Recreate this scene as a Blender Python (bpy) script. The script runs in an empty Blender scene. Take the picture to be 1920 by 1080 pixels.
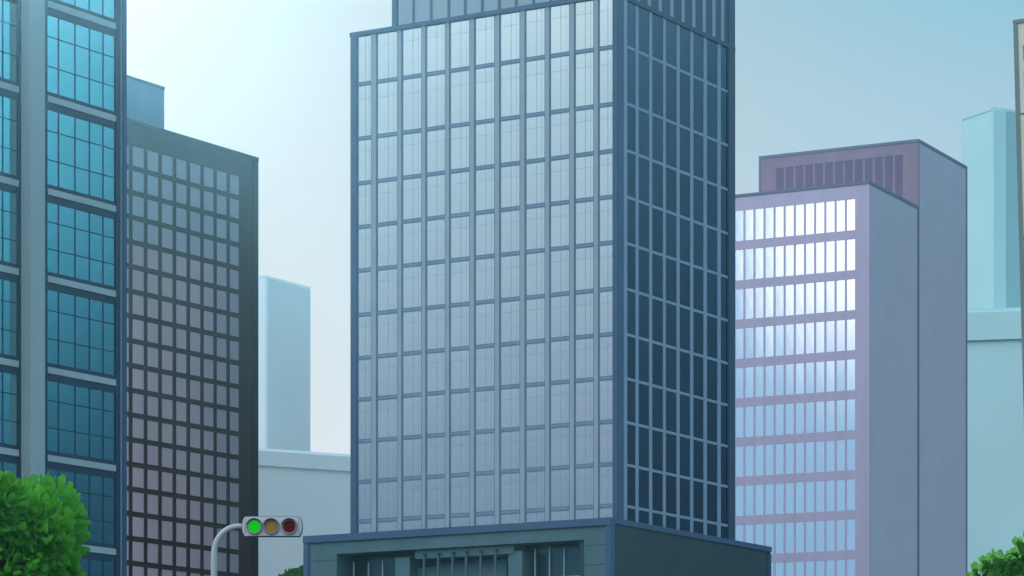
import bpy, bmesh, math, random
from mathutils import Vector
random.seed(7)
SC = bpy.context.scene
COL = SC.collection
R = math.radians

# ------------------------------------------------------------------ camera
W, HGT, F = 1920.0, 1080.0, 6000.0      # photo size, focal length in its pixels
HZ, EYE = 1600.0, 1.6                   # horizon line (below the frame), eye height
cam_d = bpy.data.cameras.new('camera')
cam = bpy.data.objects.new('camera', cam_d)
COL.objects.link(cam)
cam.location = (0, 0, EYE)
cam.rotation_euler = (R(90), 0, 0)
cam_d.sensor_width = 36.0
cam_d.lens = 36.0 * F / W
cam_d.shift_y = (HZ - HGT / 2) / W
cam_d.clip_start, cam_d.clip_end = 0.5, 8000
SC.camera = cam

# ------------------------------------------------------------------ sky, sun, exposure
SUN_AZ, SUN_EL = -12.5, 21.0            # ahead and to the left, above the frame
world = bpy.data.worlds.new('World')
SC.world = world
world.use_nodes = True
nt = world.node_tree
for n in list(nt.nodes):
    nt.nodes.remove(n)


def N(t, **kw):
    n = nt.nodes.new(t)
    for k, v in kw.items():
        setattr(n, k, v)
    return n


out = N('ShaderNodeOutputWorld')
bg = N('ShaderNodeBackground')
bg.inputs['Strength'].default_value = 0.1
nt.links.new(bg.outputs[0], out.inputs['Surface'])
sky = N('ShaderNodeTexSky', sky_type='NISHITA', sun_disc=False)
sky.sun_elevation = R(SUN_EL)
sky.sun_rotation = R(SUN_AZ)
sky.air_density, sky.dust_density, sky.ozone_density = 1.0, 1.5, 1.5
tc = N('ShaderNodeTexCoord')
vec = tc.outputs['Generated']


def dirv(az, el):
    a, e = R(az), R(el)
    return (math.sin(a) * math.cos(e), math.cos(a) * math.cos(e), math.sin(e))


def lobe(az, el, w_in, w_out):
    """1 inside w_in degrees of a sky direction, easing to 0 at w_out degrees"""
    d = N('ShaderNodeVectorMath', operation='DOT_PRODUCT')
    nt.links.new(vec, d.inputs[0])
    d.inputs[1].default_value = dirv(az, el)
    ac = N('ShaderNodeMath', operation='ARCCOSINE')
    cl = N('ShaderNodeClamp')
    cl.inputs['Min'].default_value = -0.99999
    cl.inputs['Max'].default_value = 0.99999
    nt.links.new(d.outputs['Value'], cl.inputs['Value'])
    nt.links.new(cl.outputs[0], ac.inputs[0])
    m = N('ShaderNodeMapRange', interpolation_type='SMOOTHSTEP')
    m.inputs['From Min'].default_value = R(w_in)
    m.inputs['From Max'].default_value = R(w_out)
    m.inputs['To Min'].default_value = 1.0
    m.inputs['To Max'].default_value = 0.0
    nt.links.new(ac.outputs[0], m.inputs['Value'])
    return m.outputs[0]


def ramp(stops, lo, hi):
    """colour by elevation (sine of it, lo..hi)"""
    m = N('ShaderNodeMapRange')
    m.inputs['From Min'].default_value = lo
    m.inputs['From Max'].default_value = hi
    nt.links.new(sepz, m.inputs['Value'])
    r = N('ShaderNodeValToRGB')
    els = r.color_ramp.elements
    els[0].position, els[0].color = stops[0][0], (*stops[0][1], 1)
    els[1].position, els[1].color = stops[-1][0], (*stops[-1][1], 1)
    for p, c in stops[1:-1]:
        e = els.new(p)
        e.color = (*c, 1)
    nt.links.new(m.outputs[0], r.inputs[0])
    return r.outputs[0]


def mix(fac, a, b, blend='MIX', k=1.0):
    m = N('ShaderNodeMix', data_type='RGBA', blend_type=blend)
    m.clamp_result = False
    if isinstance(fac, (int, float)):
        m.inputs[0].default_value = fac
    else:
        if k != 1.0:
            q = N('ShaderNodeMath', operation='MULTIPLY')
            q.inputs[1].default_value = k
            nt.links.new(fac, q.inputs[0])
            fac = q.outputs[0]
        nt.links.new(fac, m.inputs[0])
    for s, v in ((6, a), (7, b)):
        if isinstance(v, tuple):
            m.inputs[s].default_value = (*v, 1)
        else:
            nt.links.new(v, m.inputs[s])
    return m.outputs[2]


sp = N('ShaderNodeSeparateXYZ')
nt.links.new(vec, sp.inputs[0])
sepz = sp.outputs['Z']
S = 10.0                                 # colours below are radiances, the Background strength is 0.1
ahead = ramp([(0.0, (.30, .36, .40)), (.374, (.74, .74, .86)), (.50, (.58, .66, .80)), (.60, (.34, .53, .66)), (.66, (.26, .49, .62)), (.72, (.15, .45, .58)), (1.0, (.30, .55, .78))], -0.1, 0.40)
right = ramp([(0.0, (.03, .06, .09)), (.36, (.008, .03, .055)), (.50, (.05, .14, .22)), (.66, (.16, .38, .52)), (.80, (.60, .85, 1.1)), (1.0, (1.0, 1.2, 1.5))], -0.1, 0.40)  # unseen sky, shaped dark low and bright high for the right-facing walls
behind = ramp([(0.0, (.10, .15, .22)), (.374, (.20, .31, .46)), (.50, (.40, .55, .72)), (.66, (.66, .95, 1.08)), (.80, (1.2, 1.5, 1.65)), (1.0, (1.7, 1.9, 2.2))], -0.1, 0.40)  # unseen sky, brightened high up to light the left-facing walls
c = mix(lobe(75, 5, 20, 60), ahead, right)
c = mix(lobe(86, 21, 3, 20), c, (.30, 1.6, 2.05))                           # bright cyan patch added to unseen sky, mirrored in the teal tower's panes
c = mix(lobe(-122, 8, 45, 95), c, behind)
c = mix(lobe(SUN_AZ + 3, 15, 3, 19), c, (.30, .26, .28), k=.9)           # sky dimmed near the sun, offsets the haze glow
c = mix(lobe(-130.5, 6.5, 2, 7), c, (.42, .70, 1.0), k=.7)  # blue patch added to unseen sky to brighten the low mauve panes
c = mix(lobe(-131.2, 11.0, 0.4, 3.5), c, (2.6, 2.5, 2.75), k=.9)              # hot spot added behind the viewer so the mauve panes gleam white
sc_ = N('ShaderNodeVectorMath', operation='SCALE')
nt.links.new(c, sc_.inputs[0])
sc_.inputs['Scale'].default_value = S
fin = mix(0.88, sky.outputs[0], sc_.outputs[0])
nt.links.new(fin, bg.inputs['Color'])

sun_d = bpy.data.lights.new('sun', 'SUN')
sun_d.energy, sun_d.angle, sun_d.color = 5.0, R(0.5), (1.0, .96, .90)
sun = bpy.data.objects.new('sun', sun_d)
COL.objects.link(sun)
sun.location = (-60, 120, 160)
sun.rotation_euler = (-Vector(dirv(SUN_AZ, SUN_EL))).to_track_quat('-Z', 'Y').to_euler()

SC.view_settings.view_transform = 'Standard'
SC.view_settings.look = 'None'
SC.view_settings.exposure = 0.0
SC.view_settings.gamma = 1.0
SC.render.engine = 'CYCLES'
SC.cycles.use_denoising = True
SC.cycles.max_bounces = 6
SC.cycles.diffuse_bounces = 3
SC.cycles.glossy_bounces = 3
SC.cycles.transparent_max_bounces = 8
SC.cycles.volume_bounces = 0


# ------------------------------------------------------------------ materials
def lin(h):
    h = h.lstrip('#')
    o = []
    for i in (0, 2, 4):
        v = int(h[i:i + 2], 16) / 255
        o.append(v / 12.92 if v <= .04045 else ((v + .055) / 1.055) ** 2.4)
    return tuple(o)


def _noise(t, scale, detail=4):
    tcn = t.nodes.new('ShaderNodeTexCoord')
    n = t.nodes.new('ShaderNodeTexNoise')
    n.inputs['Scale'].default_value = scale
    n.inputs['Detail'].default_value = detail
    t.links.new(tcn.outputs['Object'], n.inputs['Vector'])
    return n


def solid(name, rgb, rough=.6, var=.10, scale=.35, bump=0.0, spec=.3, metal=0.0, streak=False):
    """painted metal, stone or concrete: slight blotches and weathering of its own"""
    m = bpy.data.materials.new(name)
    m.use_nodes = True
    t = m.node_tree
    p = t.nodes['Principled BSDF']
    p.inputs['Roughness'].default_value = rough
    p.inputs['Specular IOR Level'].default_value = spec
    p.inputs['Metallic'].default_value = metal
    n = _noise(t, scale)
    if streak:
        mp = t.nodes.new('ShaderNodeMapping')
        mp.inputs['Scale'].default_value = (1.6, 1.6, .12)
        t.links.new(n.inputs['Vector'].links[0].from_socket, mp.inputs[0])
        t.links.new(mp.outputs[0], n.inputs['Vector'])
    r = t.nodes.new('ShaderNodeMapRange')
    r.inputs['From Min'].default_value, r.inputs['From Max'].default_value = .3, .7
    r.inputs['To Min'].default_value, r.inputs['To Max'].default_value = 1 - var, 1 + var
    t.links.new(n.outputs['Fac'], r.inputs['Value'])
    v = t.nodes.new('ShaderNodeVectorMath')
    v.operation = 'SCALE'
    v.inputs[0].default_value = rgb
    t.links.new(r.outputs[0], v.inputs['Scale'])
    t.links.new(v.outputs[0], p.inputs['Base Color'])
    if bump:
        n2 = _noise(t, 18)
        b = t.nodes.new('ShaderNodeBump')
        b.inputs['Strength'].default_value = bump
        b.inputs['Distance'].default_value = .02
        t.links.new(n2.outputs['Fac'], b.inputs['Height'])
        t.links.new(b.outputs[0], p.inputs['Normal'])
    return m


def glass(name, base, tint, refl, rough=.06, rnd=.10):
    """facade glass: a dark room colour under a tinted mirror coat"""
    m = bpy.data.materials.new(name)
    m.use_nodes = True
    t = m.node_tree
    t.nodes.remove(t.nodes['Principled BSDF'])
    o = t.nodes['Material Output']
    d = t.nodes.new('ShaderNodeBsdfDiffuse')
    g = t.nodes.new('ShaderNodeBsdfGlossy')
    g.inputs['Color'].default_value = (*tint, 1)
    g.inputs['Roughness'].default_value = rough
    mx = t.nodes.new('ShaderNodeMixShader')
    oi = t.nodes.new('ShaderNodeObjectInfo')
    r = t.nodes.new('ShaderNodeMapRange')
    r.inputs['To Min'].default_value, r.inputs['To Max'].default_value = refl * (1 - rnd), refl * (1 + rnd)
    t.links.new(oi.outputs['Random'], r.inputs['Value'])
    t.links.new(r.outputs[0], mx.inputs[0])
    n = _noise(t, .22, 2)
    r2 = t.nodes.new('ShaderNodeMapRange')
    r2.inputs['To Min'].default_value, r2.inputs['To Max'].default_value = .93, 1.07
    t.links.new(n.outputs['Fac'], r2.inputs['Value'])
    v = t.nodes.new('ShaderNodeVectorMath')
    v.operation = 'SCALE'
    v.inputs[0].default_value = base
    t.links.new(r2.outputs[0], v.inputs['Scale'])
    t.links.new(v.outputs[0], d.inputs['Color'])
    t.links.new(d.outputs[0], mx.inputs[1])
    t.links.new(g.outputs[0], mx.inputs[2])
    t.links.new(mx.outputs[0], o.inputs['Surface'])
    return m


def sc3(c, k):
    return tuple(min(.9, x * k) for x in c)


M = {}
M['asphalt'] = solid('asphalt', (.05, .05, .052), .9, .2, .5)
# teal glass tower
M['teal_frame'] = solid('teal_frame', (.028, .06, .10), .45, .1)
M['teal_edge'] = solid('teal_edge', (.05, .11, .19), .4, .1)
M['teal_strip'] = solid('teal_strip', (.46, .55, .55), .5, .08)
M['teal_column'] = solid('teal_column', (.42, .54, .54), .6, .08, streak=True)
M['teal_line'] = solid('teal_line', (.35, .42, .50), .4, .05)
M['teal_glass'] = glass('teal_glass', (.006, .045, .08), (.55, .95, 1.0), .55)
M['teal_muntin'] = solid('teal_muntin', (.02, .055, .10), .4, .05)
# brown block
M['brown_wall'] = solid('brown_wall', (.050, .026, .017), .7, .12, streak=True, spec=.03)
M['brown_trim'] = solid('brown_trim', (.018, .014, .016), .7, .1, spec=.03)
M['brown_glass'] = glass('brown_glass', (.30, .275, .30), (.85, .80, .80), .17, .12)
M['brown_roofbox'] = solid('brown_roofbox', (.10, .20, .30), .7, .1)
# centre tower
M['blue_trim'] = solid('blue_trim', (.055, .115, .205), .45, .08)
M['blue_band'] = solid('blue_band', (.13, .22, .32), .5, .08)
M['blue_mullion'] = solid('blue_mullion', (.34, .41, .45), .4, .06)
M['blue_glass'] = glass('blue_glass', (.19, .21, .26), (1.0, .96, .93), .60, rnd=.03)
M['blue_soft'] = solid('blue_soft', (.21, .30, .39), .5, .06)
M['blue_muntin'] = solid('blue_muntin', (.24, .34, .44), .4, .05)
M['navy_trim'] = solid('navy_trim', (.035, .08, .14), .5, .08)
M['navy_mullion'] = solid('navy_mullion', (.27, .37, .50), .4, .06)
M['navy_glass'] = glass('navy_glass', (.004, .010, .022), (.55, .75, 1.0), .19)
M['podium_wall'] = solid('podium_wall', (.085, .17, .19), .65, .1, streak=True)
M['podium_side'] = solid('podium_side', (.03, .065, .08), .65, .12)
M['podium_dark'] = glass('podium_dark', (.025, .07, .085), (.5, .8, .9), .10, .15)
M['podium_pier'] = solid('podium_pier', (.085, .18, .20), .6, .08)
M['podium_post'] = solid('podium_post', (.05, .10, .125), .4, .08)
M['podium_light'] = solid('podium_light', (.26, .38, .42), .4, .05)
# mauve block
M['mauve_wall'] = solid('mauve_wall', (.62, .53, .68), .7, .06, streak=True)
M['mauve_side'] = solid('mauve_side', (.60, .58, .66), .7, .03)
M['mauve_trim'] = solid('mauve_trim', (.20, .22, .31), .6, .05)
M['mauve_glass'] = glass('mauve_glass', (.46, .68, .86), (.95, .97, 1.0), .62, .07, rnd=.05)
M['plum_wall'] = solid('plum_wall', (.31, .245, .30), .7, .06, streak=True)
M['plum_side'] = solid('plum_side', (.60, .58, .66), .7, .03)
M['plum_louvre'] = solid('plum_louvre', (.18, .15, .22), .6, .06)
# right-hand cream block and the far pale ones
M['cream_wall'] = solid('cream_wall', (.80, .80, .62), .7, .06)
M['cream_trim'] = solid('cream_trim', (.22, .28, .26), .6, .06)
M['cream_glass'] = glass('cream_glass', (.20, .27, .25), (.8, .9, .9), .3)
M['pale_front'] = solid('pale_front', (.86, .88, .88), .8, .04, .05)  # distance haze is put into the colour of these far walls
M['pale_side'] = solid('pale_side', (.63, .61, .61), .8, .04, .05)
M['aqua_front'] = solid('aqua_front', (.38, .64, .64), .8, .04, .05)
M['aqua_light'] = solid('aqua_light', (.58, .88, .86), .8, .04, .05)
# street furniture
M['steel'] = solid('steel', (.52, .56, .55), .45, .06, 3)
M['housing'] = solid('housing', (.64, .66, .64), .5, .05, 6)
M['seam'] = solid('seam', (.10, .12, .12), .6, .05)
M['visor'] = solid('visor', (.20, .21, .23), .6, .05)
M['rim'] = solid('rim', (.36, .36, .37), .5, .05)
M['amber'] = solid('amber', (.50, .26, .05), .5, .05, 8, spec=.1)
M['red'] = solid('red', (.16, .002, .008), .5, .05, 8, spec=.1)
g_ = bpy.data.materials.new('green_lamp')
g_.use_nodes = True
p_ = g_.node_tree.nodes['Principled BSDF']
p_.inputs['Base Color'].default_value = (.002, .30, .004, 1)
p_.inputs['Emission Color'].default_value = (.002, .50, .002, 1)
p_.inputs['Roughness'].default_value = .5
p_.inputs['Specular IOR Level'].default_value = .1
p_.inputs['Emission Strength'].default_value = .75
M['green'] = g_
M['bark'] = solid('bark', (.07, .05, .035), .9, .3, 4, bump=.6)


def leaf_mat(name, rgb):
    m = bpy.data.materials.new(name)
    m.use_nodes = True
    t = m.node_tree
    t.nodes.remove(t.nodes['Principled BSDF'])
    o = t.nodes['Material Output']
    d = t.nodes.new('ShaderNodeBsdfDiffuse')
    tr = t.nodes.new('ShaderNodeBsdfTranslucent')
    mx = t.nodes.new('ShaderNodeMixShader')
    mx.inputs[0].default_value = .6
    n = _noise(t, 2.2, 3)
    r = t.nodes.new('ShaderNodeMapRange')
    r.inputs['From Min'].default_value, r.inputs['From Max'].default_value = .3, .7
    r.inputs['To Min'].default_value, r.inputs['To Max'].default_value = .75, 1.25
    t.links.new(n.outputs['Fac'], r.inputs['Value'])
    v = t.nodes.new('ShaderNodeVectorMath')
    v.operation = 'SCALE'
    v.inputs[0].default_value = rgb
    t.links.new(r.outputs[0], v.inputs['Scale'])
    t.links.new(v.outputs[0], d.inputs['Color'])
    t.links.new(v.outputs[0], tr.inputs['Color'])
    t.links.new(d.outputs[0], mx.inputs[1])
    t.links.new(tr.outputs[0], mx.inputs[2])
    t.links.new(mx.outputs[0], o.inputs['Surface'])
    return m


M['leaf_bright'] = leaf_mat('leaf_bright', (.15, .52, .05))
M['leaf_mid'] = leaf_mat('leaf_mid', (.09, .28, .06))
M['leaf_dark'] = leaf_mat('leaf_dark', (.06, .18, .05))


# ------------------------------------------------------------------ helpers
def tag(o, label=None, cat=None, group=None, kind=None):
    for k, v in (('label', label), ('category', cat), ('group', group), ('kind', kind)):
        if v:
            o[k] = v
    return o


def empty(name, loc, label, cat, group=None):
    o = bpy.data.objects.new(name, None)
    o.empty_display_size = .5
    COL.objects.link(o)
    o.location = loc
    return tag(o, label, cat, group)


class MB:
    """collects shapes in world coordinates and links them as ONE mesh object"""

    def __init__(self):
        self.v, self.f, self.mi, self.sm = [], [], [], []

    def quad8(self, P, mi=0):
        b = len(self.v)
        self.v += [tuple(p) for p in P]
        for f in ((0, 3, 2, 1), (4, 5, 6, 7), (0, 1, 5, 4), (1, 2, 6, 5), (2, 3, 7, 6), (3, 0, 4, 7)):
            self.f.append(tuple(b + i for i in f))
            self.mi.append(mi)
            self.sm.append(False)

    def poly(self, P, mi=0):
        b = len(self.v)
        self.v += [tuple(p) for p in P]
        self.f.append(tuple(range(b, b + len(P))))
        self.mi.append(mi)
        self.sm.append(False)

    def tube(self, pts, rad, mi=0, n=14, cap=True):
        rings = []
        pts = [Vector(p) for p in pts]
        for i, p in enumerate(pts):
            a = pts[max(0, i - 1)]
            c_ = pts[min(len(pts) - 1, i + 1)]
            d = (c_ - a).normalized()
            s = d.orthogonal() if abs(d.y) > .99 else d.cross(Vector((0, 1, 0)))
            s.normalize()
            q = d.cross(s).normalized()
            r = rad[i] if isinstance(rad, (list, tuple)) else rad
            b = len(self.v)
            for k in range(n):
                t = 2 * math.pi * k / n
                self.v.append(tuple(p + s * (math.cos(t) * r) + q * (math.sin(t) * r)))
            rings.append(b)
        for a, b in zip(rings, rings[1:]):
            for k in range(n):
                k2 = (k + 1) % n
                self.f.append((a + k, a + k2, b + k2, b + k))
                self.mi.append(mi)
                self.sm.append(True)
        if cap:
            for b, rev in ((rings[0], True), (rings[-1], False)):
                f = tuple(b + k for k in range(n))
                self.f.append(f[::-1] if rev else f)
                self.mi.append(mi)
                self.sm.append(False)

    def build(self, name, mats, parent=None, smooth=False):
        off = Vector((0, 0, 0))
        q = parent
        while q is not None:
            off += q.location
            q = q.parent
        me = bpy.data.meshes.new(name)
        me.from_pydata([tuple(Vector(p) - off) for p in self.v], [], self.f)
        for m in (mats if isinstance(mats, (list, tuple)) else [mats]):
            me.materials.append(M[m] if isinstance(m, str) else m)
        me.polygons.foreach_set('material_index', self.mi)
        me.polygons.foreach_set('use_smooth', self.sm)
        me.validate()
        bmn = bmesh.new()
        bmn.from_mesh(me)
        bmesh.ops.recalc_face_normals(bmn, faces=bmn.faces)
        bmn.to_mesh(me)
        bmn.free()
        me.update()
        o = bpy.data.objects.new(name, me)
        COL.objects.link(o)
        if parent is not None:
            o.parent = parent
        return o


class Face:
    """a facade: u along d (level), v outward along n, z up; can look up where the photo's columns and rows fall on its plane"""

    def __init__(self, o, d, n, lean=0.0):
        self.o, self.d, self.n, self.lean = o, d, n, lean

    def u(self, px, v=0.0):
        k = (px - 960) / F
        ox, oy = self.o[0] + v * self.n[0], self.o[1] + v * self.n[1]
        return (k * oy - ox) / (self.d[0] - k * self.d[1])

    def z(self, py, u=0.0):
        return EYE + (HZ - py) / F * (self.o[1] + u * self.d[1])

    def P(self, u, v, z):
        u2 = u - self.lean * z
        return (self.o[0] + u2 * self.d[0] + v * self.n[0], self.o[1] + u2 * self.d[1] + v * self.n[1], z)

    def box(self, mb, u0, u1, v0, v1, z0, z1, mi=0):
        if u1 < u0:
            u0, u1 = u1, u0
        q = [self.P(u, v, z) for z in (z0, z1) for u, v in ((u0, v0), (u1, v0), (u1, v1), (u0, v1))]
        mb.quad8(q, mi)

    def one(self, name, mats, parent, u0, u1, v0, v1, z0, z1):
        mb = MB()
        self.box(mb, u0, u1, v0, v1, z0, z1)
        return mb.build(name, mats, parent)


def axes(a_deg):
    a = R(a_deg)
    r = (math.sin(a), math.cos(a))       # recedes to the right
    l = (-math.cos(a), math.sin(a))      # recedes to the left
    return r, l


def at(px, D):
    return ((px - 960) / F * D, D)


def neg(d):
    return (-d[0], -d[1])


def add2(o, *ds):
    x, y = o
    for d, k in ds:
        x, y = x + d[0] * k, y + d[1] * k
    return (x, y)


def pane(f, mb, u0, u1, z0, z1, v=-.24, tilt=.0022):
    """one sheet of glass, 3 cm thick, hung a hair off true"""
    a, b = random.uniform(-tilt, tilt), random.uniform(-tilt, tilt)
    if u1 < u0:
        u0, u1 = u1, u0
    um, zm = (u0 + u1) / 2, (z0 + z1) / 2
    b0 = len(mb.v)
    for w in (0, -.03):
        for u, z in ((u0, z0), (u1, z0), (u1, z1), (u0, z1)):
            mb.v.append(f.P(u, v + w + a * (u - um) + b * (z - zm), z))
    mb.v.append(f.P(um, v + .001, zm))          # the sheet bows out by a millimetre
    for k in range(4):
        k2 = (k + 1) % 4
        mb.f.append((b0 + k, b0 + k2, b0 + 8))
        mb.f.append((b0 + k2, b0 + k, b0 + 4 + k, b0 + 4 + k2))
        mb.mi += [0, 0]
        mb.sm += [False, False]


# ------------------------------------------------------------------ ground
mb = MB()
G = 1450
mb.poly([(-G, -G, 0), (G, -G, 0), (G, G, 0), (-G, G, 0)])
tag(mb.build('ground', 'asphalt'), kind='structure')

# ------------------------------------------------------------------ teal glass tower (left edge of the photo)
r_, l_ = axes(32.7)
f = Face(at(93, 138), r_, neg(l_))
root = empty('glass_tower', (*f.o, 0), 'tall teal glass tower with pale floor strips and a broad column, at left edge', 'building')
uL, uR = f.u(-190), f.u(239)
topz = f.z(-70)
mb = MB()
f.box(mb, uL, uR - .02, -24, -.30, 0, topz - .02)
wall = mb.build('wall', 'teal_frame', root)
mb = MB()
f.box(mb, uL - .1, uR + .1, -24.1, .10, topz, topz + .7)
mb.build('roof', 'teal_edge', root)
ys = [-174, 0, 178, 352, 516, 687, 852, 1013, 1176]
zs = [f.z(y) for y in ys]
px1 = 6000 / 138.0
bays = [(f.u(-178), f.u(-112), [f.u(-145)]), (f.u(-100), f.u(38.5), [f.u(-70), f.u(-40), f.u(-13), f.u(10.5)]),
        (f.u(93), f.u(220.5), [f.u(115), f.u(146), f.u(173), f.u(198.5)])]
for bi, (b0, b1, mu) in enumerate(bays):
    for i in range(len(ys)):
        s1, s0 = zs[i], zs[i] - 12 / px1
        if i:
            f.one('floor_strip', 'teal_strip', root, b0, b1, -.34, -.09, s0, s1)
        f.one('floor_band', 'teal_frame', root, b0 - .02, b1 + .02, -.32, -.135, s0 - 14 / px1, s1 + 8 / px1)
        if i + 1 < len(ys):
            g1, g0 = s0 - 14 / px1, zs[i + 1] + 8 / px1
            mb = MB()
            edges = [b0] + mu + [b1]
            t0, t1 = g1 - (g1 - g0) * .28, g1 - (g1 - g0) * .67
            zz = [g0, t1, t0, g1]
            for ua, ub in zip(edges, edges[1:]):
                for za, zb in zip(zz, zz[1:]):
                    pane(f, mb, ua, ub, za, zb, -.165, .003)
            for ua in mu:
                f.box(mb, ua - .03, ua + .03, -.30, -.145, g0, g1, 1)
            for zc in (t0, t1):
                f.box(mb, b0, b1, -.30, -.15, zc - .022, zc + .022, 1)
            mb.build('window', ['teal_glass', 'teal_muntin'], root)
f.one('column', 'teal_column', root, f.u(57, .42), f.u(84.5, .42), -.4, .42, 0, topz - .01)
f.one('jamb', 'teal_frame', root, f.u(85.5), f.u(92.5), -.4, -.10, 0, topz - .01)
f.one('jamb', 'teal_frame', root, f.u(38.6), f.u(45), -.4, -.10, 0, topz - .01)
f.one('column', 'teal_column', root, f.u(-111), f.u(-101), -.4, .42, 0, topz - .01)
f.one('jamb', 'teal_frame', root, f.u(221), f.u(229.2), -.4, -.10, 0, topz - .01)
f.one('light_line', 'teal_line', root, f.u(229.2), f.u(230.8), -.4, -.07, 0, topz - .01)
f.one('corner_trim', 'teal_edge', root, f.u(230.8), uR, -.42, -.04, 0, topz - .01)

# ------------------------------------------------------------------ brown office block
r_, l_ = axes(32.7)
f = Face(at(308, 336), r_, neg(l_))
root = empty('office_block', (*f.o, 0), 'dark brown office block with a dense grid of small grey windows', 'building')
uL, uR = f.u(150), f.u(483)
topz = f.z(243)
mpx = 336 / 6000
f.one('wall', 'brown_wall', root, uL, uR - .05, -16, 0, 0, topz - .02)
mb = MB()
f.box(mb, uL - .05, uR + .08, -16.1, .12, topz - .40, topz)
mb.build('roof', 'brown_trim', root)
f.one('corner_trim', 'brown_trim', root, f.u(472.5), uR + .04, -.4, .08, 0, topz - .41)
fb = Face(add2(f.o, (l_, 2.0)), r_, neg(l_))
zb = fb.z(163, fb.u(308))
fb.one('roof_box', 'brown_roofbox', root, fb.u(170), fb.u(308), -8, 0, topz - .01, zb - .3)
fb.one('roof_box_edge', 'brown_trim', root, fb.u(170) - .05, fb.u(308) + .06, -8.05, .06, zb - .3, zb)
cols = [(247, 269), (275, 296), (302, 323), (329, 349), (355, 375), (380.5, 399.5), (405, 424), (429.5, 447)]
cu = [(f.u(a), f.u(b)) for a, b in cols]
step = cu[1][0] - cu[0][0]
cu = [(cu[0][0] - step * 2, cu[0][1] - step * 2), (cu[0][0] - step, cu[0][1] - step)] + cu
u247 = f.u(247)
rows = [273.5 + (1061 - 273.5) / 17 * i for i in range(18)]
far = MB()
allw = []
for c_i, (a, b) in enumerate(cu):
    for r_i, y in enumerate(rows):
        z1 = f.z(y, u247)
        z0 = f.z(y + 36.5, u247)
        allw.append((r_i, c_i, a, b, z0, z1))
fit = 0
for r_i, c_i, a, b, z0, z1 in sorted(allw, key=lambda w: (w[1] < 2, w[0], w[1])):
    # a real opening's depth: the pane stands back behind a dark reveal frame
    if c_i >= 2 and fit < 100:
        mb = MB()
        fit += 1
    else:
        mb = far
    pane(f, mb, a, b, z0, z1, .055, .003)
    for q in ((a - .05, a, z0 - .05, z1 + .05), (b, b + .05, z0 - .05, z1 + .05)):
        f.box(mb, q[0], q[1], -.02, .11, q[2], q[3], 1)
    for q in ((z0 - .05, z0), (z1, z1 + .05)):
        f.box(mb, a, b, -.02, .105, q[0], q[1], 1)
    if mb is not far:
        mb.build('window', ['brown_glass', 'brown_wall'], root)
tag(far.build('window', ['brown_glass', 'brown_wall'], root), kind='stuff')

# ------------------------------------------------------------------ centre tower
r_, l_ = axes(30.9)
O = at(1157, 262)
fl = Face(O, l_, neg(r_))                # long pale face, u grows to the left
fr = Face(O, r_, neg(l_))                # narrow dark face, u grows to the right
mpx = 262 / 6000
root = empty('office_tower', (*O, 0), 'large blue glass office tower with pale gridded front, standing on a low wide base', 'building')
wl, wr = fl.u(658), fr.u(1377.5)
topz = fl.z(-17)
mb = MB()
fl.box(mb, .6, wl - .04, -wr + .5, -.36, 20, topz - .02)
mb.build('wall', 'blue_band', root)
# the narrow side needs its own backing a little further out
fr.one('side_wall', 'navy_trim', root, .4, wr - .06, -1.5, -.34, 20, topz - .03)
mb = MB()
ct = 8.5 * mpx
fl.box(mb, -.06, wl + .08, -.55, .10, topz - ct, topz)
mb.build('coping', 'blue_trim', root)
fr.one('coping', 'navy_trim', root, .57, wr + .03, -.55, .07, topz - ct * .95, topz - .004)
mb = MB()
fl.box(mb, .1, wl - .1, -wr + .1, -.56, topz - .5, topz - .25)
mb.build('roof', 'blue_band', root)
f = fl
bandy = [86, 193, 281, 367, 453, 540, 625, 707, 789, 869, 947]
bz = [f.z(y) for y in bandy]
zbot = f.z(1040)
f.one('corner_trim', 'blue_trim', root, -.02, f.u(1153.2), -.45, .05, 20, topz - ct - .002)
f.one('corner_trim', 'blue_trim', root, f.u(668.5), wl + .02, -.45, .05, 20, topz - ct - .002)
mul = [(696.3, 704.6), (745, 752), (790.5, 797), (834.7, 841.5), (880.6, 888.3), (927.4, 935.4), (975, 983), (1022, 1029), (1068, 1075.6), (1113.5, 1120.6)]
mu = sorted((f.u(b), f.u(a)) for a, b in mul)
for a, b in mu:
    mb = MB()
    f.box(mb, a, b, -.4, -.02, 20, topz - ct - .004, 0)
    f.box(mb, a - .11, b + .11, -.4, -.10, 20, topz - ct - .006, 1)
    mb.build('mullion', ['blue_mullion', 'blue_band'], root)
for z in bz + [zbot]:
    mb = MB()
    f.box(mb, f.u(1153), f.u(669), -.4, -.12, z - 4.4 * mpx, z + 4.4 * mpx, 0)
    f.box(mb, f.u(1153) + .01, f.u(669) - .01, -.4, -.105, z - 1.7 * mpx, z + 2.0 * mpx, 1)
    mb.build('floor_band', ['blue_band', 'blue_soft'], root)
ed = [f.u(1153.2)] + [x for ab in mu for x in ab] + [f.u(668.5)]
levels = [topz - ct] + bz + [zbot]
far = MB()
nwin = 0
for li in range(len(levels) - 1):
    z1 = levels[li] - (0 if li == 0 else 4.4 * mpx)
    z0 = levels[li + 1] + 4.4 * mpx
    for bi in range(11):
        a, b = ed[2 * bi], ed[2 * bi + 1]
        mb = MB() if nwin < 100 else far
        zt = z1 - (z1 - z0) * .27
        for za, zb_ in ((z0, zt), (zt, z1)):
            pane(f, mb, a, b, za, zb_, -.145, .003)
        for k, w in ((.46, .016), (.20, .007)):
            uc = a + (b - a) * k
            f.box(mb, uc - w, uc + w, -.3, -.136, z0, z1, 1)
        f.box(mb, a, b, -.3, -.137, zt - .010, zt + .010, 1)
        if mb is not far:
            mb.build('window', ['blue_glass', 'blue_muntin'], root)
        nwin += 1
tag(far.build('window', ['blue_glass', 'blue_muntin'], root), kind='stuff')
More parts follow.
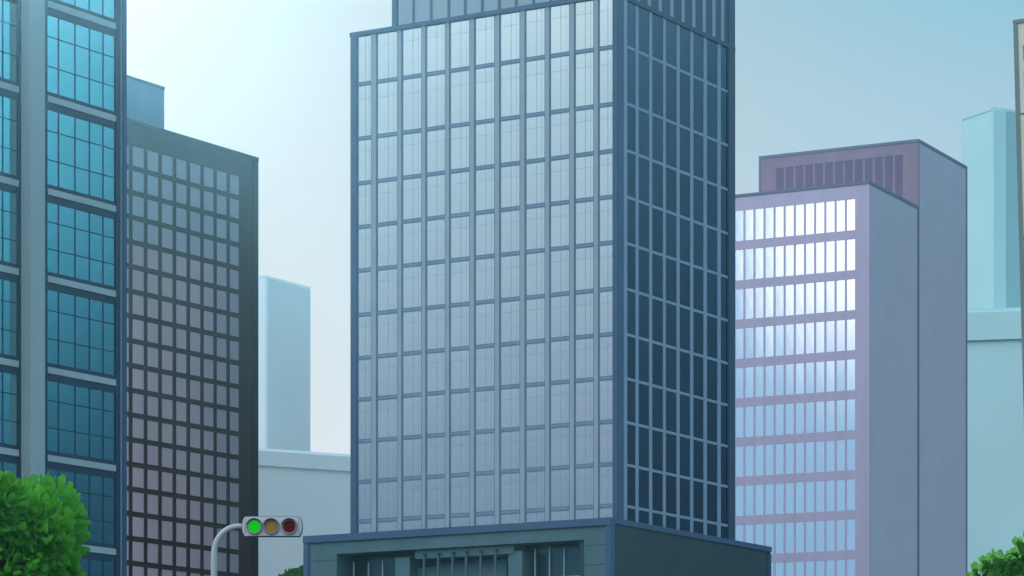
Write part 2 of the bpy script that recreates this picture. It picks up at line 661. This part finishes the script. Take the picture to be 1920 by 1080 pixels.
# dark side
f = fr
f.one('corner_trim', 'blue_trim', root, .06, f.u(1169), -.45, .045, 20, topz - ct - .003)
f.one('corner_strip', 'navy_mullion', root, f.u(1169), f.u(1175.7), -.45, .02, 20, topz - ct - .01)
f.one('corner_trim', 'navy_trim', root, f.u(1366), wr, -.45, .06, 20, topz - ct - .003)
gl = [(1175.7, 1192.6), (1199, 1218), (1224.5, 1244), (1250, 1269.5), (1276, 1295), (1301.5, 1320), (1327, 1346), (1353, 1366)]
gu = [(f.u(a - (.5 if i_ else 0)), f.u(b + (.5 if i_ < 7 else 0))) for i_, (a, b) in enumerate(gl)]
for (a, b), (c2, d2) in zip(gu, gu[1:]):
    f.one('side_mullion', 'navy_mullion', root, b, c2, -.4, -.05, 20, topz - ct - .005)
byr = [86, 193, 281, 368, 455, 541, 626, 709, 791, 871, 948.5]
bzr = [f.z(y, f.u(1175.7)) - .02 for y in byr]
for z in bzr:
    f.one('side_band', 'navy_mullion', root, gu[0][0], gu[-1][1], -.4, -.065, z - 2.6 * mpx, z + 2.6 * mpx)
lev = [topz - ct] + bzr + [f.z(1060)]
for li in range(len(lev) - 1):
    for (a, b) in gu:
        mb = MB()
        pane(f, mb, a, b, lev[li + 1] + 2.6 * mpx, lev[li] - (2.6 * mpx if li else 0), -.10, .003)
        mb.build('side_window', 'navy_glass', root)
# crown block on the roof
SB = 1.6
fp = Face(add2(O, (r_, SB), (l_, .35)), l_, neg(r_))
fq = Face(add2(O, (r_, SB), (l_, .35)), r_, neg(l_))
pl, pr = fp.u(735), fq.u(1377.8)
pz = topz + 8.5
crown = MB()
fp.box(crown, .05, pl - .05, -pr + .05, -.2, topz - .3, pz)
crown = crown.build('crown_block', 'navy_trim', root)
fp.one('coping', 'blue_trim', crown, -.05, pl + .05, -pr - .05, .05, pz, pz + .5)
fp.one('corner_trim', 'blue_trim', crown, fp.u(744), pl, -.3, .02, topz - .2, pz - .01)
fp.one('corner_trim', 'blue_trim', crown, -.0, .9, -.35, .025, topz - .2, pz - .01)
us = [fp.u(x) for x in (775, 808, 841, 872, 904, 935.5, 967.5)]
dlt = (us[0] - us[-1]) / 6
x = us[-1]
while x - dlt > 1.2:
    x -= dlt
    us.append(x)
edges = [fp.u(744)] + us + [.9]
mb = MB()
for a, b in zip(edges, edges[1:]):
    fp.box(mb, b + .12, a - .12, -.3, -.06, topz - .2, pz - .02)
mb.build('louvre', 'blue_mullion', crown)
mb = MB()
for x in us:
    fp.box(mb, x - .12, x + .12, -.28, .0, topz - .2, pz - .02)
mb.build('louvre', 'blue_trim', crown)
xs = [1238, 1260, 1281, 1301, 1320.6, 1338.7, 1355]
us = [fq.u(x) for x in xs]
dlt = (us[-1] - us[0]) / 6
x = us[0]
while x - dlt > 1.0:
    x -= dlt
    us.append(x)
mb = MB()
for x in us:
    fq.box(mb, x - .28, x + .28, -.3, .0, topz - .2, pz - .02)
mb.build('louvre', 'navy_mullion', crown)
fq.one('corner_trim', 'navy_trim', crown, fq.u(1366), pr, -.35, .03, topz - .2, pz - .01)

# podium of the same tower
OP = at(1145, 254.5)
pf = Face(OP, l_, neg(r_))
ps = Face(OP, r_, neg(l_))
pw, pd = pf.u(570), ps.u(1445)
ptz = pf.z(970)
m2 = 254.5 / 6000
pod = MB()
pf.box(pod, .05, pw - .05, -pd + .05, -2.6, 0, ptz - .1)
pod = pod.build('podium', 'podium_dark', root)
ps.one('side_wall', 'podium_side', pod, .3, pd, -3.0, -.02, 0, ptz - .02)
fb_ = 14 * m2
pf.one('coping', 'blue_trim', pod, -.05, pw + .06, -.7, .10, ptz - fb_, ptz)
ps.one('coping', 'blue_trim', pod, .72, pd + .06, -.7, .09, ptz - fb_ * .75, ptz - .004)
pf.one('corner_trim', 'blue_trim', pod, -.03, pf.u(1136.5), -.6, .06, 0, ptz - fb_ - .002)
pf.one('corner_trim', 'blue_trim', pod, pf.u(579), pw + .03, -.6, .06, 0, ptz - fb_ - .002)
ps.one('corner_trim', 'navy_trim', pod, ps.u(1440), pd + .03, -.6, .05, 0, ptz - fb_ - .002)
# front wall: lintel and two flanks round a wide recess
ro_l, ro_r = pf.u(630), pf.u(1094)
rz = pf.z(1043, pf.u(630)) + .05
rz2 = pf.z(1008, pf.u(1094))
rz = (rz + rz2) / 2
pf.one('front_wall', 'podium_wall', pod, pf.u(1136.4), ro_r, -2.7, -.10, 0, ptz - fb_ - .004)
pf.one('front_wall', 'podium_wall', pod, ro_l, pf.u(579.1), -2.7, -.10, 0, ptz - fb_ - .004)
pf.one('lintel', 'podium_wall', pod, ro_r, ro_l, -2.65, -.105, rz, ptz - fb_ - .006)
for k in (1, 2, 3, 4):                  # stone joints on the flanks
    zj = ptz - fb_ - k * 1.55
    pf.one('joint', 'podium_side', pod, pf.u(1136), ro_r + .02, -.2, -.094, zj - .03, zj + .03)
    pf.one('joint', 'podium_side', pod, ro_l + .02, pf.u(579.5), -.2, -.094, zj - .03, zj + .03)
# centre bay: soffit, two piers, six round posts, screen behind
pf.one('soffit', 'podium_pier', pod, pf.u(957), pf.u(772), -2.5, -.5, rz - .75, rz - .02)
for a, b in ((741, 768), (953, 979)):
    pf.one('pier', 'podium_pier', pod, pf.u(b, -.6), pf.u(a, -.6), -2.5, -.6, 0, rz - .55)
pf.one('screen_wall', 'podium_pier', pod, pf.u(950, -1.8), pf.u(772, -1.8), -2.4, -1.8, 0, rz - 1.35)
for x in (795, 821.5, 848.5, 874, 901, 928.5):
    u = pf.u(x, -.3)
    zt = pf.z(1040 - (x - 795) * .062, u)
    mb = MB()
    c0, c1 = pf.P(u, -.32, 0), pf.P(u, -.32, zt)
    mb.tube([c0, c1], .11, 0, 14)
    mb.tube([pf.P(u, -.32, zt), pf.P(u, -.32, zt + .16)], .15, 0, 14)
    mb.build('post', 'podium_post', pod)
for x, y in ((663, 1052), (690.5, 1052), (717, 1049), (1003, 1027), (1030, 1023.5), (1057.5, 1023.5)):
    u = pf.u(x, -1.2)
    pf.one('glazing_bar', 'podium_light', pod, u - .05, u + .05, -1.3, -1.2, 0, pf.z(y, u))
pf.one('handrail', 'podium_light', pod, pf.u(1093, -1.0), pf.u(1018, -1.0), -1.1, -1.0, pf.z(1079, pf.u(1060)) - .06, pf.z(1079, pf.u(1060)) + .06)

# ------------------------------------------------------------------ mauve office block
r_, l_ = axes(27.5)
O = at(1630, 330)
fl, fr = Face(O, l_, neg(r_)), Face(O, r_, neg(l_))
mpx = 330 / 6000
root = empty('office_block', (*O, 0), 'lilac grey office block with rows of gleaming white windows, lower of the two joined blocks', 'building')
wl, wr = fl.u(1290), fr.u(1722)
topz = fl.z(339)
mb = MB()
fl.box(mb, .03, wl, -wr + .03, -.40, 0, topz - .02)
mb.build('core_wall', 'mauve_wall', root)
fr.one('side_wall', 'mauve_side', root, .45, wr, -2, -.002, 0, topz - .35)
fl.one('parapet', 'mauve_trim', root, -.04, wl, -.6, .06, topz - .3, topz)
fr.one('parapet', 'mauve_trim', root, .62, wr + .03, -.6, .05, topz - .34, topz - .004)
fr.one('corner_trim', 'mauve_trim', root, wr - .35, wr + .04, -.6, .06, 0, topz - .36)
cols = [(1587.6, 1603.2)]
uR0 = fl.u(1603.2)
cw = fl.u(1587.6) - uR0
cs = (fl.u(1378.5) - fl.u(1587.6)) / 11
cu = [(uR0 + k * cs, uR0 + k * cs + cw) for k in range(14)]
rowy = [373 + 75 * k for k in range(11)]
zr = [(fl.z(y, uR0), fl.z(y + 58, uR0)) for y in rowy]
# wall as bands and piers so the panes sit in real openings
fl.one('front_wall', 'mauve_wall', root, .0, cu[0][0], -.5, 0, 0, topz - .31)
zprev = topz - .31
for z1, z0 in zr:
    fl.one('floor_band', 'mauve_wall', root, cu[0][0], wl, -.45, -.003, z1, zprev)
    zprev = z0
fl.one('floor_band', 'mauve_wall', root, cu[0][0], wl, -.45, -.003, 0, zprev)
for (a, b), (c2, d2) in zip(cu, cu[1:]):
    fl.one('pier', 'mauve_wall', root, b, c2, -.44, -.015, zr[-1][1] - .1, zr[0][0] + .1)
far = MB()
n = 0
for ri, (z1, z0) in enumerate(zr):
    for ci, (a, b) in enumerate(cu):
        mb = MB() if (n < 100 and ci < 12) else far
        pane(fl, mb, a, b, z0, z1, -.05, .002)
        if mb is not far:
            mb.build('window', 'mauve_glass', root)
            n += 1
tag(far.build('window', 'mauve_glass', root), kind='stuff')

# taller block joined on behind
OB = add2(O, (r_, wr + .25))
k = OB[1]
OB = at(1722.4, k)
fl2, fr2 = Face(OB, l_, neg(r_)), Face(OB, r_, neg(l_))
root = empty('office_block', (*OB, 0), 'taller plum grey block with a blank side and louvred top, behind the white windowed block', 'building')
wl, wr = fl2.u(1423.5), fr2.u(1813)
topz = fl2.z(260.5)
mb = MB()
fl2.box(mb, .02, wl, -wr + .02, -.25, 0, topz - .02)
mb.build('core_wall', 'plum_wall', root)
fl2.one('front_wall', 'plum_wall', root, .0, fl2.u(1693), -.3, 0, 0, topz - .3)
fl2.one('front_wall', 'plum_wall', root, fl2.u(1451), wl - .02, -.3, 0, 0, topz - .3)
fl2.one('lintel', 'plum_wall', root, fl2.u(1693), fl2.u(1451), -.3, -.003, topz - 1.5, topz - .3)
mb = MB()
a, b = fl2.u(1693), fl2.u(1451)
nn = 13
for i in range(nn):
    q = (b - a) / nn
    fl2.box(mb, a + q * i, a + q * (i + .78), -.28, -.03, topz - 9, topz - 1.45, 0)
    fl2.box(mb, a + q * (i + .78), a + q * (i + 1), -.28, -.012, topz - 9, topz - 1.46, 1)
mb.build('louvre', ['plum_louvre', 'plum_wall'], root)
fr2.one('side_wall', 'plum_side', root, .27, wr, -2, -.002, 0, topz - .3)
fl2.one('parapet', 'mauve_trim', root, -.04, wl + .04, -.6, .06, topz - .3, topz)
fr2.one('parapet', 'mauve_trim', root, .62, wr + .05, -.6, .05, topz - .34, topz - .004)
fr2.one('corner_trim', 'mauve_trim', root, wr - .35, wr + .04, -.6, .05, 0, topz - .35)
fl2.one('corner_trim', 'mauve_trim', root, wl - .16, wl + .03, -.6, .05, 0, topz - .31)

# ------------------------------------------------------------------ cream block cut by the right edge of the photo
r_, l_ = axes(30.0)
O = at(1900, 214)
d = neg(l_)                              # comes nearer to the right
fc = Face(O, d, neg(r_), lean=.0285)
zt = fc.z(38)
fc.o = add2(fc.o, (d, .0285 * zt))
root = empty('cream_block', (*O, 0), 'cream office block with dark edge trim, cut off by the right edge', 'building')
fc.one('wall', 'cream_wall', root, .1, 16, -14, 0, 0, zt - .05)
m3 = 214 / 6000
fc.one('parapet', 'cream_trim', root, -.02, 16.1, -14.05, .07, zt - 7 * m3, zt)
fc.one('corner_trim', 'cream_trim', root, 0, .30, -.5, .06, 0, zt - 7 * m3 - .002)
z0 = fc.z(210)
st = fc.z(210) - fc.z(443)
for k in range(5):
    z = z0 - st * k
    fc.one('floor_band', 'cream_trim', root, .31, 16, -.3, .03, z - .06, z + .06)
uw = .72
for k in range(6):
    for c_i in range(5):
        for zz in ((fc.z(83) - .0) - st * k, fc.z(131) - st * k):
            mb = MB()
            u0 = uw + c_i * 2.2
            pane(fc, mb, u0, u0 + 1.5, zz - .95, zz, .035, .002)
            fc.box(mb, u0 - .06, u0, -.1, .07, zz - 1.0, zz + .05, 1)
            fc.box(mb, u0 + 1.5, u0 + 1.56, -.1, .07, zz - 1.0, zz + .05, 1)
            fc.box(mb, u0, u0 + 1.5, -.1, .066, zz, zz + .05, 1)
            fc.box(mb, u0, u0 + 1.5, -.1, .066, zz - 1.0, zz - .95, 1)
            mb.build('window', ['cream_glass', 'cream_trim'], root)


# ------------------------------------------------------------------ far pale buildings
def pale(name, label, px, D, a_deg, pl, pr, ytop, front, side, lip=None, group=None, extra=None):
    rr, ll = axes(a_deg)
    o = at(px, D)
    a, b = Face(o, ll, neg(rr)), Face(o, rr, neg(ll))
    w1, w2 = a.u(pl), b.u(pr)
    t = a.z(ytop)
    ro = empty(name, (*o, 0), label, 'building', group)
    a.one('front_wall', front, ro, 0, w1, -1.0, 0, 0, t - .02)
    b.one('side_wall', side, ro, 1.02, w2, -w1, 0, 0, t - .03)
    a.one('roof', front, ro, -.06, w1, -w2, .12, t - .02, t + .5)
    if lip:
        b.one('parapet', side, ro, -.3, w2 + .3, -2, lip[1], t - lip[0], t - .025)
        a.one('parapet', front, ro, -.3, w1 + .3, -1.5, lip[1], t - lip[0], t - .03)
    if extra:
        extra(a, b, ro, t)
    return ro


def floors_left(a, b, ro, t):
    for k in range(1, 14):
        z = t - k * 8
        b.one('floor_joint', 'pale_front', ro, .5, b.u(582) - .3, -.5, .05, z, z + .35)


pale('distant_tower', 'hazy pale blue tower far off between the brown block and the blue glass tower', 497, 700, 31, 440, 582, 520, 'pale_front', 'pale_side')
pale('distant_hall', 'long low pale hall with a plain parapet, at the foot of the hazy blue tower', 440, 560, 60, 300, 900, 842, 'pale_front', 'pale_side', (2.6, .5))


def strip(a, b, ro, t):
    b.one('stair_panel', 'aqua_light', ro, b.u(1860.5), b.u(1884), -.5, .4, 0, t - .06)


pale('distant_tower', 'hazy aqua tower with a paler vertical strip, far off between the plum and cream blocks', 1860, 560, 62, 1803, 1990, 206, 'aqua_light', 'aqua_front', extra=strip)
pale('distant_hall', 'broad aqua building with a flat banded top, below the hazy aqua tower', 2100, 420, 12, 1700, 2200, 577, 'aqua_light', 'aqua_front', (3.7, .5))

# ------------------------------------------------------------------ traffic light
D = 67.0
m1 = D / F


def tp(px, py, dy=0.0):
    return Vector(((px - 960) * m1, D + dy, EYE + (HZ - py) * m1))


base = tp(401, 0)
root = empty('traffic_light', (base.x, D, 0), 'grey horizontal traffic light with its green lamp lit, on a curved pole', 'traffic light')
mb = MB()
pts = [Vector((base.x, D + .08, 0)), Vector((base.x, D + .08, 3)), tp(400.5, 1100, .08), tp(400.5, 1060, .08), tp(400.8, 1040, .08)]
cx, cy, rx, ry = 447, 1036, 46, 50
for k in range(0, 11):
    t = math.pi + (math.pi / 2) * k / 10
    pts.append(tp(cx + rx * math.cos(t), cy + ry * math.sin(t), .08))
pts.append(tp(462, 986, .08))
rads = [.085, .08] + [.066] * (len(pts) - 3) + [.056]
for i in range(3, len(pts)):
    rads[i] = .066 - .010 * (i - 3) / (len(pts) - 4)
mb.tube(pts, rads, 0, 20)
mb.tube([Vector((base.x, D + .08, 0)), Vector((base.x, D + .08, .35))], .14, 0, 20)
mb.build('pole', 'steel', root)
# housing: flat long edges and bowed ends
outline = []
x0, x1, yt, yb = 454.0, 566.0, 969.0, 1005.0


def end(sx, xe, xi, n=9):
    o = []
    for k in range(n):
        t = k / (n - 1)
        y = yt + (yb - yt) * t
        s = 1 - (2 * t - 1) ** 2
        o.append((xi + (xe - xi) * (s ** .75), y))
    return o


right_pts = end(1, x1, x1 - 5.5)
left_pts = end(-1, x0, x0 + 5.5)[::-1]
outline = right_pts + left_pts


def prism(mb, pts2, d0, d1, mi=0, grow=0.0):
    cxm, cym = sum(p[0] for p in pts2) / len(pts2), sum(p[1] for p in pts2) / len(pts2)
    q = [(p[0] + (grow if p[0] > cxm else -grow), p[1] + (grow if p[1] > cym else -grow)) for p in pts2]
    fr_ = [tp(p[0], p[1], d0) for p in q]
    bk = [tp(p[0], p[1], d1) for p in q]
    mb.poly(fr_, mi)
    mb.poly(bk[::-1], mi)
    for i in range(len(q)):
        j = (i + 1) % len(q)
        mb.poly([fr_[j], fr_[i], bk[i], bk[j]], mi)


mb = MB()
prism(mb, outline, -.02, .20, 0)
prism(mb, outline, .0, .16, 1, 1.0)
mb.poly([tp(460, 973, -.0225), tp(460.7, 973, -.0225), tp(460.7, 1001, -.0225), tp(460, 1001, -.0225)], 1)
mb.poly([tp(560, 973, -.0225), tp(560.7, 973, -.0225), tp(560.7, 1001, -.0225), tp(560, 1001, -.0225)], 1)
mb.build('housing', ['housing', 'seam'], root)


def ring(mb, c, r0, r1, d0, d1, mi, a0=0, a1=360, n=40):
    for k in range(n):
        ta, tb = R(a0 + (a1 - a0) * k / n), R(a0 + (a1 - a0) * (k + 1) / n)
        P = []
        for dd in (d0, d1):
            for r, t in ((r0, ta), (r1, ta), (r1, tb), (r0, tb)):
                P.append(tp(c[0] + r * math.cos(t), c[1] - r * math.sin(t), dd))
        mb.quad8(P, mi)


for cx, lens, lab in ((477.2, 'green', 'lit green lamp'), (508.8, 'amber', 'unlit amber lamp'), (542.6, 'red', 'unlit dark red lamp')):
    cy = 987.6
    mb = MB()
    n = 40
    rim_ = [tp(cx + 11.6 * math.cos(2 * math.pi * k / n), cy + 11.6 * math.sin(2 * math.pi * k / n), -.040) for k in range(n)]
    mid_ = [tp(cx + 8 * math.cos(2 * math.pi * k / n), cy + 8 * math.sin(2 * math.pi * k / n), -.052) for k in range(n)]
    mb.poly(mid_)
    for k in range(n):
        j = (k + 1) % n
        mb.poly([mid_[j], mid_[k], rim_[k], rim_[j]])
    lo = mb.build('lamp', lens, root)
    lo['label'] = lab
    mb = MB()
    ring(mb, (cx, cy), 11.6, 13.2, -.060, -.01, 0)
    ring(mb, (cx, cy), 13.2, 14.3, -.075, -.01, 1)
    mb.build('rim', ['rim', 'visor'], lo)
    mb = MB()
    ring(mb, (cx, cy - .2), 14.3, 15.2, -.13, -.02, 0, 15, 165, 28)
    mb.build('visor', 'visor', lo)


# ------------------------------------------------------------------ trees
def tree(name, label, px, py, D, radii, n, leaf, mat, group=None, seed=1, sub=16):
    rnd = random.Random(seed)
    c = Vector(((px - 960) / F * D, D, EYE + (HZ - py) / F * D))
    rx, ry, rz = radii
    root = empty(name, (c.x, c.y, 0), label, 'tree', group)
    mb = MB()
    bx, by = c.x, c.y
    hz = c.z
    tr = .05 * rz + .08
    spine = [Vector((bx, by, 0)), Vector((bx + .05, by, hz * .25)), Vector((bx - .05, by + .04, hz * .55)), Vector((bx + .03, by, hz * .85)), Vector((bx, by, hz + rz * .3))]
    mb.tube(spine, [tr * 1.5, tr * 1.1, tr * .95, tr * .7, tr * .25], 0, 12)
    for k in range(9):
        t = 2 * math.pi * k / 9 + rnd.uniform(-.3, .3)
        s = Vector((bx, by, hz - rz * rnd.uniform(.5, 1.0)))
        e = c + Vector((math.cos(t) * rx * .55, math.sin(t) * ry * .55, rz * rnd.uniform(-.2, .6)))
        m = (s + e) / 2 + Vector((0, 0, -.1 * rz))
        mb.tube([s, m, e], [tr * .5, tr * .33, tr * .10], 0, 8)
    mb.build('trunk', 'bark', root)
    # crown: leaf sprays on uneven boughs
    mb = MB()
    boughs = []
    for k in range(sub):
        while True:
            d = Vector((rnd.gauss(0, 1), rnd.gauss(0, 1), rnd.gauss(0, 1)))
            if d.length > .1:
                break
        d.normalize()
        if d.z < -.55:
            d.z *= -1
        q = rnd.uniform(.50, .80)
        boughs.append((Vector((d.x * rx * q, d.y * ry * q, d.z * rz * q)), rnd.uniform(.22, .40)))
    boughs.append((Vector((0, 0, 0)), .74))
    for i in range(n):
        o, s = boughs[i % len(boughs)] if rnd.random() < .8 else boughs[-1]
        d = Vector((rnd.gauss(0, 1), rnd.gauss(0, 1), rnd.gauss(0, 1))).normalized()
        rr = rnd.random() ** .28
        p = c + o + Vector((d.x * rx, d.y * ry, d.z * rz)) * (s * rr)
        up = (d + Vector((rnd.gauss(0, .5), rnd.gauss(0, .5), rnd.gauss(0, .5) + .25))).normalized()
        sd = up.orthogonal().normalized()
        sd = (sd * math.cos(i) + up.cross(sd) * math.sin(i)).normalized()
        nn_ = up.cross(sd)
        L = leaf * rnd.uniform(.7, 1.3)
        w = L * rnd.uniform(.24, .36)
        b = len(mb.v)
        # rounded finger of a leaf, folded along its midrib
        for t, ww in ((0, .25), (.35, .9), (.72, 1.0), (.95, .55)):
            q = p + up * (L * t)
            lift = nn_ * (w * .25)
            mb.v.append(tuple(q + sd * (w * ww) + lift))
            mb.v.append(tuple(q - nn_ * 0))
            mb.v.append(tuple(q - sd * (w * ww) + lift))
        for k in range(3):
            a = b + 3 * k
            mb.f.append((a, a + 1, a + 4, a + 3))
            mb.f.append((a + 1, a + 2, a + 5, a + 4))
            mb.mi += [0, 0]
            mb.sm += [False, False]
    mb.build('crown', mat, root)


tree('street_tree', 'bright green leafy tree in front of the teal glass tower', -36, 1088, 60, (2.05, 2.0, 2.40), 18000, .19, 'leaf_bright', None, 3, 22)
tree('street_tree', 'dull green leafy tree at the lower right corner, in front of the hazy aqua building', 1968, 1158, 60, (1.72, 1.6, 1.62), 12000, .19, 'leaf_mid', None, 5, 18)
tree('street_tree', 'small dark tree top showing behind the podium, below the traffic light', 598, 1125, 292, (5.2, 5.0, 3.6), 6000, .8, 'leaf_dark', None, 9, 14)

# ------------------------------------------------------------------ haze
mh = bpy.data.materials.new('haze')
mh.use_nodes = True
t = mh.node_tree
t.nodes.remove(t.nodes['Principled BSDF'])
pv = t.nodes.new('ShaderNodeVolumePrincipled')
pv.inputs['Color'].default_value = (.31, .74, 1.0, 1)
pv.inputs['Density'].default_value = .00017
pv.inputs['Anisotropy'].default_value = .945
t.links.new(pv.outputs[0], t.nodes['Material Output'].inputs['Volume'])
mb = MB()
B = 1500
mb.quad8([(-B, -B, -1), (B, -B, -1), (B, B, -1), (-B, B, -1), (-B, -B, 150), (B, -B, 150), (B, B, 150), (-B, B, 150)])
tag(mb.build('haze', mh), kind='stuff')
